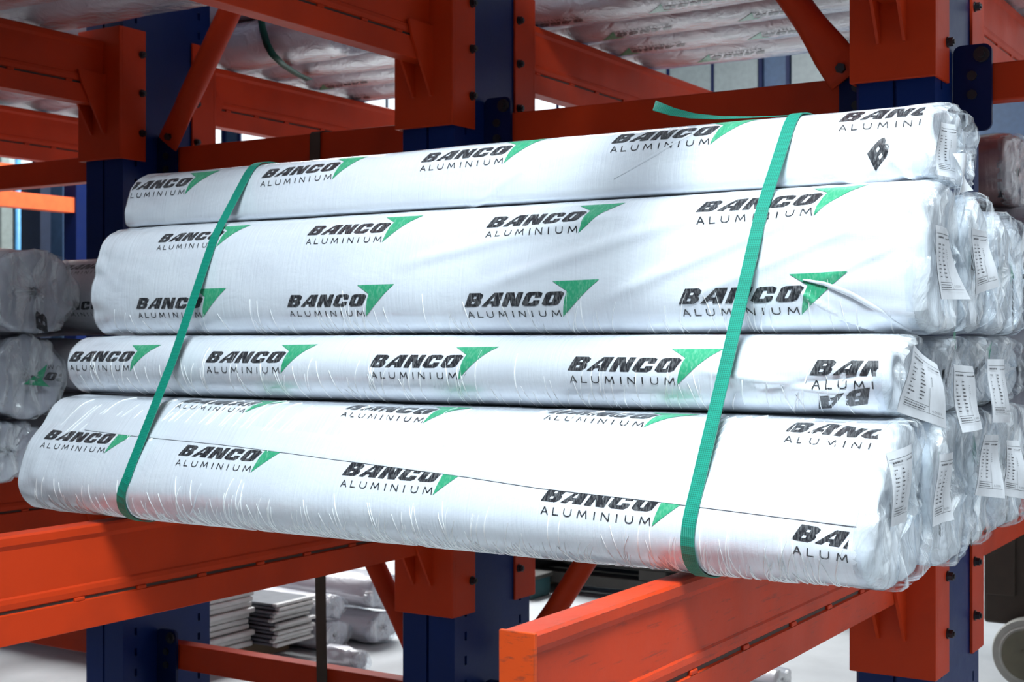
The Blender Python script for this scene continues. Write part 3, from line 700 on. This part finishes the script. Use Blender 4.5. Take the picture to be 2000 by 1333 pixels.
# torn flap of white sheet on the top pack's end
q = [onx(*a, -1.54) for a in [(1860, 300), (1884, 300), (1905, 372), (1872, 380)]]
V = [(-1.54+.03*math.sin(3*i/6+j/2), (q[0][0]*(1-i/6)+q[1][0]*i/6)*(1-j/6)+(q[3][0]*(1-i/6)+q[2][0]*i/6)*j/6, (q[0][1]*(1-i/6)+q[1][1]*i/6)*(1-j/6)+(q[3][1]*(1-i/6)+q[2][1]*i/6)*j/6) for j in range(7) for i in range(7)]
p1.mesh('torn_flap', V, [(j*7+i, j*7+i+1, j*7+i+8, j*7+i+7) for j in range(6) for i in range(6)], PAPER)

# ------------------------------------------------------------------ green straps
def strap(path, w, label, tail=None):
    t = empty('green_strap', path[0], label, 'strap', 'green straps round the stack')
    def ribbon(P, name, closed=False):
        P = np.array(P, float); m = len(P); V = []; UVs = []; F = []; dist = 0
        for i in range(m):
            a = P[i-1] if (i or closed) else P[0]; b = P[(i+1) % m] if (i < m-1 or closed) else P[-1]; tg = b-a; tg /= np.linalg.norm(tg)
            wv = np.array([1., 0, 0]); wv -= tg*wv.dot(tg); wv /= np.linalg.norm(wv); nn = np.cross(wv, tg)
            if i: dist += np.linalg.norm(P[i]-P[i-1])
            for sgn, o in ((-1, 0), (1, 0), (1, 1), (-1, 1)): V.append(P[i]+wv*sgn*w/2+nn*o*.005); UVs.append((sgn*w/2*U, dist*U))
        rng = range(m if closed else m-1)
        for i in rng:
            j = (i+1) % m
            for e in range(4): F.append((4*i+e, 4*i+(e+1) % 4, 4*j+(e+1) % 4, 4*j+e))
        if not closed: F += [(3, 2, 1, 0), (4*m-4, 4*m-3, 4*m-2, 4*m-1)]
        me = bpy.data.meshes.new(name); me.from_pydata([tuple(W(v)-t.location) for v in V], [], F); me.materials.append(STRAP)
        ul = me.uv_layers.new(name='UVMap'); vi = np.zeros(len(me.loops), int); me.loops.foreach_get('vertex_index', vi); ul.data.foreach_set('uv', np.array(UVs)[vi].ravel())
        bm = bmesh.new(); bm.from_mesh(me); bmesh.ops.recalc_face_normals(bm, faces=bm.faces[:]); bm.to_mesh(me); bm.free()
        me.polygons.foreach_set('use_smooth', [False]*len(me.polygons)); o = bpy.data.objects.new(name, me); COL.objects.link(o); o.parent = t
    ribbon(path, 'loop', True)
    if tail: ribbon(tail, 'tail')
def hull_path(xf, off=.014):
    pts = []
    for pk in (p1, p2, p3, p4)+tuple(deep.values()):
        i = int((xf(0)-pk.x0)/(pk.x1-pk.x0)*(len(pk.X)-1)); pts += [tuple(p[1:]) for p in pk.G[i-2:i+3].reshape(-1, 3)]
    pts = sorted(set(pts))
    def half(ps):
        h = []
        for p in ps:
            while len(h) > 1 and (h[-1][0]-h[-2][0])*(p[1]-h[-2][1])-(h[-1][1]-h[-2][1])*(p[0]-h[-2][0]) <= 0: h.pop()
            h.append(p)
        return h
    h = half(pts)[:-1]+half(pts[::-1])[:-1]; h = np.array(h); c = h.mean(axis=0)
    # resample, push out slightly
    Q = np.vstack([h, h[:1]]); d = np.r_[0, np.cumsum(np.hypot(*np.diff(Q, axis=0).T))]; s = np.linspace(0, d[-1], 240)[:-1]
    R = np.c_[np.interp(s, d, Q[:, 0]), np.interp(s, d, Q[:, 1])]
    tg = np.roll(R, -1, 0)-np.roll(R, 1, 0); n = np.c_[tg[:, 1], -tg[:, 0]]; n /= np.linalg.norm(n, axis=1)[:, None]
    if ((R-c)*n).sum() < 0: n = -n
    R = R+n*off
    R[:, 1] = np.maximum(R[:, 1], -1.024)
    return [(xf(z), y, z) for y, z in R]
xl = lambda z: float(np.interp(z, [-1, -.75, -.1, .5, 1.05], [-5.90, -5.80, -5.745, -5.74, -5.735]))
xr = lambda z: float(np.interp(z, [-1, -.05, .4, 1.05], [-2.46, -2.40, -2.375, -2.345]))
strap(hull_path(xl), .062, 'narrow green strap round the left part of the stack')
top = [(-2.42, 6.45, 1.10), (-2.50, 6.48, 1.115), (-2.65, 6.50, 1.125), (-2.80, 6.45, 1.12), (-2.93, 6.38, 1.14), (-3.04, 6.32, 1.17), (-3.13, 6.28, 1.205)]
def tail_strip(pts, w, parent_label): pass
strap(hull_path(xr), .062, 'green woven strap round the right part of the stack, with a loose tail on top')
# loose tail: a ribbon along x, lying on the top pack and lifting off at its end
def add_tail():
    r = [o for o in bpy.data.objects if o.name.startswith('green_strap') and 'loose tail' in o.get('label', '')][0]
    pts = np.array([(-2.36, 6.50, 1.098), (-2.50, 6.47, 1.100), (-2.65, 6.42, 1.098), (-2.80, 6.37, 1.10), (-2.93, 6.34, 1.115), (-3.03, 6.32, 1.14), (-3.12, 6.30, 1.175)])
    tt = np.linspace(0, 6, 25); P = np.c_[[np.interp(tt, range(7), pts[:, k]) for k in range(3)]].T
    V = []; UVs = []
    for i, p in enumerate(P):
        tilt = .1+.9*(i/24)**2; dy, dz = .031*math.cos(tilt), .031*math.sin(tilt)
        V += [p+np.array([0, -dy, -dz+.01*i/24]), p+np.array([0, dy, dz+.01*i/24]), p+np.array([0, dy, dz+.01*i/24+.004]), p+np.array([0, -dy, -dz+.01*i/24+.004])]
        UVs += [(-.015, p[0]*U), (.015, p[0]*U)]*2
    F = [(4*i+e, 4*i+(e+1) % 4, 4*i+4+(e+1) % 4, 4*i+4+e) for i in range(24) for e in range(4)]+[(3, 2, 1, 0), (96, 97, 98, 99)]
    me = bpy.data.meshes.new('tail'); me.from_pydata([tuple(W(v)-r.location) for v in V], [], F); me.materials.append(STRAP)
    ul = me.uv_layers.new(name='UVMap'); vi = np.zeros(len(me.loops), int); me.loops.foreach_get('vertex_index', vi); ul.data.foreach_set('uv', np.array(UVs)[vi].ravel())
    o = bpy.data.objects.new('tail', me); COL.objects.link(o); o.parent = r
add_tail()

# ------------------------------------------------------------------ neighbouring stack at the left edge
LG = 'packs of the stack at the left edge'
lp = {}
def lpack(key, ya, yb, z0, z1, xe, label, r=.3, **kw):
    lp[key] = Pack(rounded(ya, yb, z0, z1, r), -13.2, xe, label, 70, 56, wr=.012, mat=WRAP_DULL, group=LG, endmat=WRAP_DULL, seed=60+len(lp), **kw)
lpack('a', 6.15, 6.85, -1.015, -.58, -8.42, 'dull wrapped pack at the bottom of the left edge stack')
lpack('b', 6.28, 6.92, -.57, .03, -8.32, 'round wrapped pack with an upside-down logo on its end')
lpack('c', 6.20, 7.0, .04, .66, -8.27, 'big crumpled round pack end on top of the left edge stack')
lpack('d', 6.95, 7.6, -1.015, -.40, -7.7, 'wrapped pack behind the bottom one of the left edge stack')
lpack('e', 6.98, 7.6, -.39, .02, -7.6, 'wrapped pack low behind the round one of the left edge stack')
lpack('f', 7.05, 7.75, .03, .64, -7.25, 'wrapped pack with logos peeking out beside the strapped stack')
lpack('g', 7.7, 8.3, -1.015, .0, -7.6, 'rearmost wrapped pack of the left edge stack')
f = lp['f']
for px, py in ((118, 527), (100, 607)):
    x, a = f.solve(px, py); put_logo(f, x, a, 0, 1.0); put_logo(f, x-1.08, a, 0, 1.0)
def end_logo(pk, y, z, ang, sc, x, ymax, lg=None):
    V, F, M = lg or LOGO_FLAT; ca, sa = math.cos(ang), math.sin(ang); a = V[:, 0]*sc; b = V[:, 1]*sc
    P = np.c_[np.full(len(a), x), y+a*ca-b*sa, z+a*sa+b*ca]
    ok = [k for k, f_ in enumerate(F) if all(P[i, 1] < ymax for i in f_)]; F = [F[k] for k in ok]; M = [M[k] for k in ok]
    if not F: return
    o = pk.mesh('printed_logo', P, F, [INKB, INKG], smooth=False); o.data.polygons.foreach_set('material_index', M)

y_, z_ = onx(70, 738, -8.25); end_logo(lp['b'], y_+.60, z_-.02, math.pi-.12, .95, -8.24, 6.86)
y_, z_ = onx(92, 652, -8.2); end_logo(lp['c'], y_, z_, math.pi/2+.1, 1.5, -8.19, 9, LOGO_1F)
for key, px, py, an, sc in (((4, 1), 1893, 1068, 1.35, .75), ((4, 0), 1832, 1050, 1.5, .5), ((3, 0), 1842, 762, .9, .45), ((3, 1), 1900, 735, .3, .5), ((2, 0), 1905, 640, 1.4, .5), ((2, 1), 1975, 650, 1.6, .5), ((4, 2), 1962, 1020, 1.3, .5)):
    pk = deep[key]; y_, z_ = onx(px, py, pk.x1+.05); end_logo(pk, y_, z_, an, sc, pk.x1+.062, pk.G[0, :, 1].max()-.04)
# ------------------------------------------------------------------ other stacks
def stack(prefix, cols_, z0, rows_, xa, xb, mat, group, labels, endmat=None, seed=0):
    i = 0; out = []
    for r, (za, zb) in enumerate(rows_):
        for k, (ya, yb) in enumerate(cols_):
            jx = random.uniform(-.12, .12)
            out.append(Pack(rounded(ya, yb, za, zb, .16), xa, xb[k]+jx if isinstance(xb, (list, tuple)) else xb+jx, labels(r, k), 50, 36, wr=.009, mat=mat, group=group, endmat=endmat, seed=seed+i)); i += 1
    return out
ordn = ['first', 'second', 'third', 'fourth', 'fifth']
stack('upper_front', [(4.75, 5.5), (5.52, 6.1), (6.12, 6.85), (6.87, 7.6), (7.62, 8.38)], 0, [(2.70, 3.2), (3.21, 3.7)], -13.8, -4.6, WRAP_UP, 'packs on the upper front arms at the left',  # front column and right overhang added out of view to shade the left rows
      lambda r, k: 'silvery wrapped pack over the top left arm, %s layer, %s from the front' % (['lower', 'upper'][r], ordn[k]), WRAP_UP, 100)
stack('upper_front_unseen', [(5.95, 6.6), (6.62, 7.3), (7.32, 8.35)], 0, [(2.70, 3.2)], -4.3, -.9, WRAP_UP, 'unseen packs added for shade on the right upper front arms',  # out-of-view packs, added to shade the upper brackets
      lambda r, k: 'unseen pack added for shade above the strapped stack, %s from the front' % ordn[k], WRAP_UP, 200)
e1 = stack('upper_back', [(9.95, 10.55), (10.57, 11.2), (11.22, 11.9), (11.92, 12.6)], 0, [(2.70, 3.15), (3.16, 3.6)], -14.2, [-8.3, -7.6, -7.3, -7.1], WRAP_UP, 'packs on the upper back arms at the left',
      lambda r, k: 'pack on upper back arms left of centre, %s layer, %s from the columns' % (['lower', 'upper'][r], ordn[k]), WRAP_UP, 120)
e2 = stack('upper_back_right', [(9.95, 10.6), (10.62, 11.3), (11.32, 12.0), (12.02, 12.72)], 0, [(2.70, 3.15), (3.16, 3.6)], -6.6, -2.0, WRAP_UP, 'packs on the upper back arms at the right',
      lambda r, k: 'pack on upper back arms right of centre, %s layer, %s from the columns' % (['lower', 'upper'][r], ordn[k]), WRAP_UP, 140)
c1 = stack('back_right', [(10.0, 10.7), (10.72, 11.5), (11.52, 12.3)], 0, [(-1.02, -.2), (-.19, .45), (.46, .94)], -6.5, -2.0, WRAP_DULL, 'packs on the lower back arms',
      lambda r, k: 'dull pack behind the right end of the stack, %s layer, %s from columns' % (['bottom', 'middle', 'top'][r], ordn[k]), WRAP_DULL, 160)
bx = Pack(rounded(10.0, 10.9, .95, 1.48, .05), -6.3, -2.26, 'brownish film wrapped square pack at the right edge behind the column', 60, 48, wr=.008, mat=WRAP_PINK, seed=190, endmat=WRAP_PINK)
x, a = bx.solve(1962, 385); put_logo(bx, x-.05, a, 0, 1.1)
# upside-down logos on the undersides
for pk, xs, ar in ((e2[1], (-5.2, -3.9), .02), (e2[2], (-5.4, -4.1), .03), (e2[0], (-5.7, -4.4), .02), (e2[3], (-4.9, -3.6), .06), (e1[2], (-9.0, -10.3), .03), (e1[3], (-8.2, -9.5), .05)):
    for xx_ in xs: put_logo(pk, xx_, pk.per-ar if False else ar+.1, math.pi, 1.0, vs=1., off=.004)

# strap hanging under the upper back packs
t = empty('loose_green_strap', (-8.9, 9.9, 2.6), 'dark green strap sagging below the upper packs left of the middle bracket', 'strap')
V = []; F = []
pp = [(*ony(x_, y_, 9.86), 9.86) for x_, y_ in ((506, -12), (508, 25), (513, 60), (521, 88))]
for x_, y_ in ((532, 108), (552, 128), (576, 144), (604, 158)):
    F_ = 2.645*2704/(665-y_); R_ = (x_-1000)/2704*F_; pp.append((R_*.846-F_*.533, 2.645, R_*.533+F_*.846))
for x_, z_, yy in pp:
    V += [(x_-.04, yy, z_), (x_+.04, yy, z_+.01), (x_+.04, yy+.006, z_+.016), (x_-.04, yy+.006, z_+.006)]
for i in range(7): F += [(4*i+e, 4*i+(e+1) % 4, 4*i+4+(e+1) % 4, 4*i+4+e) for e in range(4)]
mb = MB(); mb.add(V, F); mb.build('webbing', plain('dark_green_webbing', (.01, .11, .075), .5), t, True)

# ------------------------------------------------------------------ things on the floor behind
ALU = plain('milled_aluminium', (.50, .50, .50), .38, .35); ALU_END = plain('wrapped_end', (.62, .62, .60), .35); DARK_BAR = plain('dark_grey_bar', (.16, .17, .19), .5)  # bars of the stepped pile get a darker grey than the other pile
def slab_pile(name_label, px0, px1, pytop, pybot, xend, n):
    y0, zt = onx(px0, pytop, xend); y1, _ = onx(px1, pytop, xend); zb = -3.30
    t = empty('profile_pile', (xend-2.5, (y0+y1)/2, zb), name_label, 'pile', 'piles of flat profiles on the floor')
    hgt = (zt-zb)/n
    for k in range(n):
        z = zb+k*hgt; j = random.uniform(-.05, .05); jy = random.uniform(-.02, .02)+(.10*(n-k)/n if n > 8 else 0)*-.3
        mb = MB(); mb.box(xend-5, xend-.03+j, y0+jy, y1+jy, z+.006, z+hgt-.008, 0, .008); mb.box(xend-.07+j, xend+j, y0+jy-.012, y1+jy+.012, z+.002, z+hgt-.002, 1, .016)
        mb.build('flat_bar', [DARK_BAR if name_label.startswith('stepped') else ALU, ALU_END], t)
    mb = MB()
    return t, y0, y1
WOOD = plain('timber', (.22, .16, .10), .8)
def timber(x, y0, y1, label):
    t = empty('timber_bearer', (x, (y0+y1)/2, -3.5), label, 'timber'); mb = MB(); mb.box(x-.12, x+.12, y0, y1, -3.5, -3.31, 0, .01); mb.build('block', WOOD, t)
_, a0, a1 = slab_pile('grey pile of flat profiles below the left arm, nearer of two', 405, 492, 1172, 1290, -10.35, 10)
_, b0, b1 = slab_pile('stepped pile of flat profiles with dark side edges, beside the grey pile', 541, 612, 1180, 1290, -10.05, 11)
timber(-11.2, a0-.1, a1+.05, 'timber block under the nearer grey pile'); timber(-10.6, b0-.1, b1+.1, 'timber block under the stepped pile')
rl = [(622, 678, 1213, 1300, -10.02, 3.5, 'silvery wrapped roll on the floor right of the stepped pile'), (628, 668, 1163, 1206, -10.04, 3.5, 'grey wrapped roll lying on top of the lower silvery roll'),
      (690, 712, 1268, 1312, -9.2, .4, 'small wrapped block behind the dangling brown strap'), (712, 775, 1196, 1305, -9.8, 3.5, 'crumpled wrapped roll beside the lower orange tube'), (672, 712, 1150, 1236, -10.75, 3.5, 'white wrapped roll left of the dangling brown strap'), (716, 790, 1120, 1190, -9.82, 3.5, 'white wrapped roll on top of the crumpled one')]
for k, (pa, pb, za, zb, xe, ln, lb) in enumerate(rl):
    ya = onx(pa, za, xe)[0]; yb = onx(pb, zb, xe)[0]
    z1_ = onx((pa+pb)/2, za, xe)[1]; z0_ = max(-3.495, onx((pa+pb)/2, zb, xe)[1])
    if k in (1, 5): z0_ = zprev[{1: 0, 5: 3}[k]]+.02
    zprev = {**(zprev if k else {}), k: z1_}
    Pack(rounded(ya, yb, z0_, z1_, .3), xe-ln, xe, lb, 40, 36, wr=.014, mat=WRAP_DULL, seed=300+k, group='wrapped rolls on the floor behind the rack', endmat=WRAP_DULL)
# low dark pallet stack right of the middle column
PB = plain('dark_boards', (.05, .048, .042), .7); TEAL = plain('teal_crate', (.02, .075, .085), .6)
t = empty('board_stack', (-8.2, 17.2, -3.5), 'low stack of dark boards seen below the strapped stack', 'pallet stack')
for k in range(5):
    z = -3.5+k*.15
    if k % 2 == 0:
        for j in range(3): mb = MB(); mb.box(-10.5+2.1*j, -10.1+2.1*j, 16.5, 18.0, z, z+.145, 0, .01); mb.build('bearer', PB if k else WOOD, t)
    else:
        for j in range(4): mb = MB(); mb.box(-10.7, -5.7+random.uniform(-.2, .2), 16.5+.39*j, 16.85+.39*j, z, z+.145, 0, .01); mb.build('board', PB, t)
t = empty('crate', (-10.2, 16.1, -3.5), 'small dark teal crate in front of the board stack', 'crate'); mb = MB(); mb.box(-10.7, -9.7, 15.9, 16.4, -3.5, -3.22, 0, .03); mb.build('body', TEAL, t)
mb = MB(); mb.box(-10.73, -9.67, 15.87, 16.43, -3.24, -3.18, 0, .02); mb.build('rim', PB, t)
# white sheet / roll on the floor right
Pack(rounded(13.0, 13.5, -3.5, -3.33, .3), -8.6, -5.15, 'small white roll lying on the floor beneath the bare arm end', 30, 28, wr=.02, mat=WRAP, seed=230, film=False)
# trolley at the right edge
MACH = plain('rusty_machine', (.045, .03, .02), .6); TYRE = plain('wheel_rim', (.42, .42, .38), .55); HUB = plain('wheel_hub', (.16, .15, .10), .6)
t = empty('machine_trolley', (-2.6, 15.0, -3.5), 'dark rusty wheeled machine cut off by the right edge', 'machine')
x0_, zt_ = ony(1921, 1040, 14.7); _, zb_ = ony(1921, 1216, 14.7)
mb = MB(); mb.box(x0_, x0_+3.2, 14.7, 16.0, zb_, -1.2, 0, .03); mb.box(x0_+.02, x0_+.32, 14.66, 14.7, zb_+.3, zb_+1.2, 0, .01); mb.build('body', MACH, t)
xw, zw = ony(2012, 1284, 14.5); zw = -3.5+.36
for dx in (0, 1.9):
    wv = empty('wheel', (0, 0, 0), None, None); bpy.data.objects.remove(wv)
    mb = MB(); n_ = 40; prof = [(.0, .09), (.14, .09), (.16, .11), (.27, .11), (.29, .09), (.345, .09), (.36, .05), (.36, -.05), (.345, -.09), (.0, -.09)]
    v = [(xw+dx+r_*math.cos(2*math.pi*k/n_), 14.5-h_, zw+r_*math.sin(2*math.pi*k/n_)) for r_, h_ in prof for k in range(n_)]
    fs = [(i*n_+k, i*n_+(k+1) % n_, (i+1)*n_+(k+1) % n_, (i+1)*n_+k) for i in range(len(prof)-1) for k in range(n_)]
    mb.add(v, fs); wo = mb.build('wheel', TYRE, t, False)
    mb = MB(); mb.cyl((xw+dx, 14.42, zw), (0, -1, 0), .25, .05, 28); mb.cyl((xw+dx, 14.39, zw), (0, -1, 0), .06, .06, 12); mb.build('hub', HUB, wo)
    mb = MB(); mb.box(xw+dx-.04, xw+dx+.04, 14.6, 14.75, zw-.04, zb_+.05); mb.build('fork', MACH, t)

# ------------------------------------------------------------------ far things at the left edge
def far_panel(px0, px1, ytop, y, mat, name, label, cat, corr=0, z0=-3.5):
    xa, _ = ony(px0, 400, y); xb, zt = ony(px1, ytop, y)
    t = empty(name, ((xa+xb)/2, y, z0), label, cat)
    mb = MB()
    if corr:
        n_ = corr*4; poly = [(xa+(xb-xa)*i/n_, y-(.12 if (i//2) % 2 else 0)) for i in range(n_+1)]+[(xb, y+.15), (xa, y+.15)]
        mb.prism(poly, 'z', z0, zt)
    else: mb.box(xa, xb, y-.1, y+.2, z0, zt, 0, .02)
    mb.build('sheet', mat, t); return t
NV2 = plain('navy_sheet', (.012, .02, .045), .5); SKYB = plain('light_blue_pipe', (.12, .42, .75), .4)
far_panel(130, 240, 300, 21, PALE, 'corrugated_panel', 'pale ribbed panel left of the leftmost column', 'panel', 4)
far_panel(-60, 18, 300, 21.2, PALE, 'corrugated_panel', 'pale ribbed panel at the far left edge', 'panel', 3)
far_panel(18, 86, 320, 21.4, NV2, 'cabinet', 'dark navy cabinet behind the light blue post', 'cabinet')
far_panel(86, 130, 320, 22.1, CLAD, 'cabinet', 'slate blue cabinet beside the pale ribbed panel', 'cabinet')
xa, _ = ony(35, 400, 20.6); t = empty('blue_post', (xa, 20.6, -3.5), 'thin light blue post in front of the navy cabinet', 'post')
mb = MB(); mb.cyl((xa, 20.6, -3.5), (0, 0, 1), .065, 8.5, 16); mb.build('pole', SKYB, t, True)
mb = MB(); mb.cyl((xa, 20.6, -3.5), (0, 0, 1), .16, .05, 16); mb.build('base', SKYB, t, True)
# a far rack arm in front of the panels
BRO = plain('bright_orange_paint', (.80, .12, .03), .45)
t = empty('far_rack', (-19.5, 17.5, -3.5), 'bright orange arms of a distant rack at the left edge', 'rack')
for (pxa, ya_, pxb, yb_), th in (((-60, 372, 133, 402), .22), ((-60, 322, 60, 338), .16)):
    x1_, z1_ = ony(pxb, yb_, 19.5); x0__, z0__ = ony(pxa, ya_, 16.0)
    mb = MB(); mb.add([(x1_-.1+dx*.3-((19.5-yy)*0.0), yy, z1_+dz) for yy in (14.5, 19.5) for dx in (0, 1) for dz in (-th/2*1.4, th/2*1.4)], [(0, 1, 3, 2), (4, 6, 7, 5), (0, 4, 5, 1), (2, 3, 7, 6), (0, 2, 6, 4), (1, 5, 7, 3)])
    mb.build('arm', BRO, t)
x1_, z1_ = ony(133, 402, 19.5)
mb = MB(); mb.box(x1_-.15, x1_+.25, 19.5, 19.9, -3.5, 4.6, 0, .02); mb.build('post', BRO if False else NAVY, t)
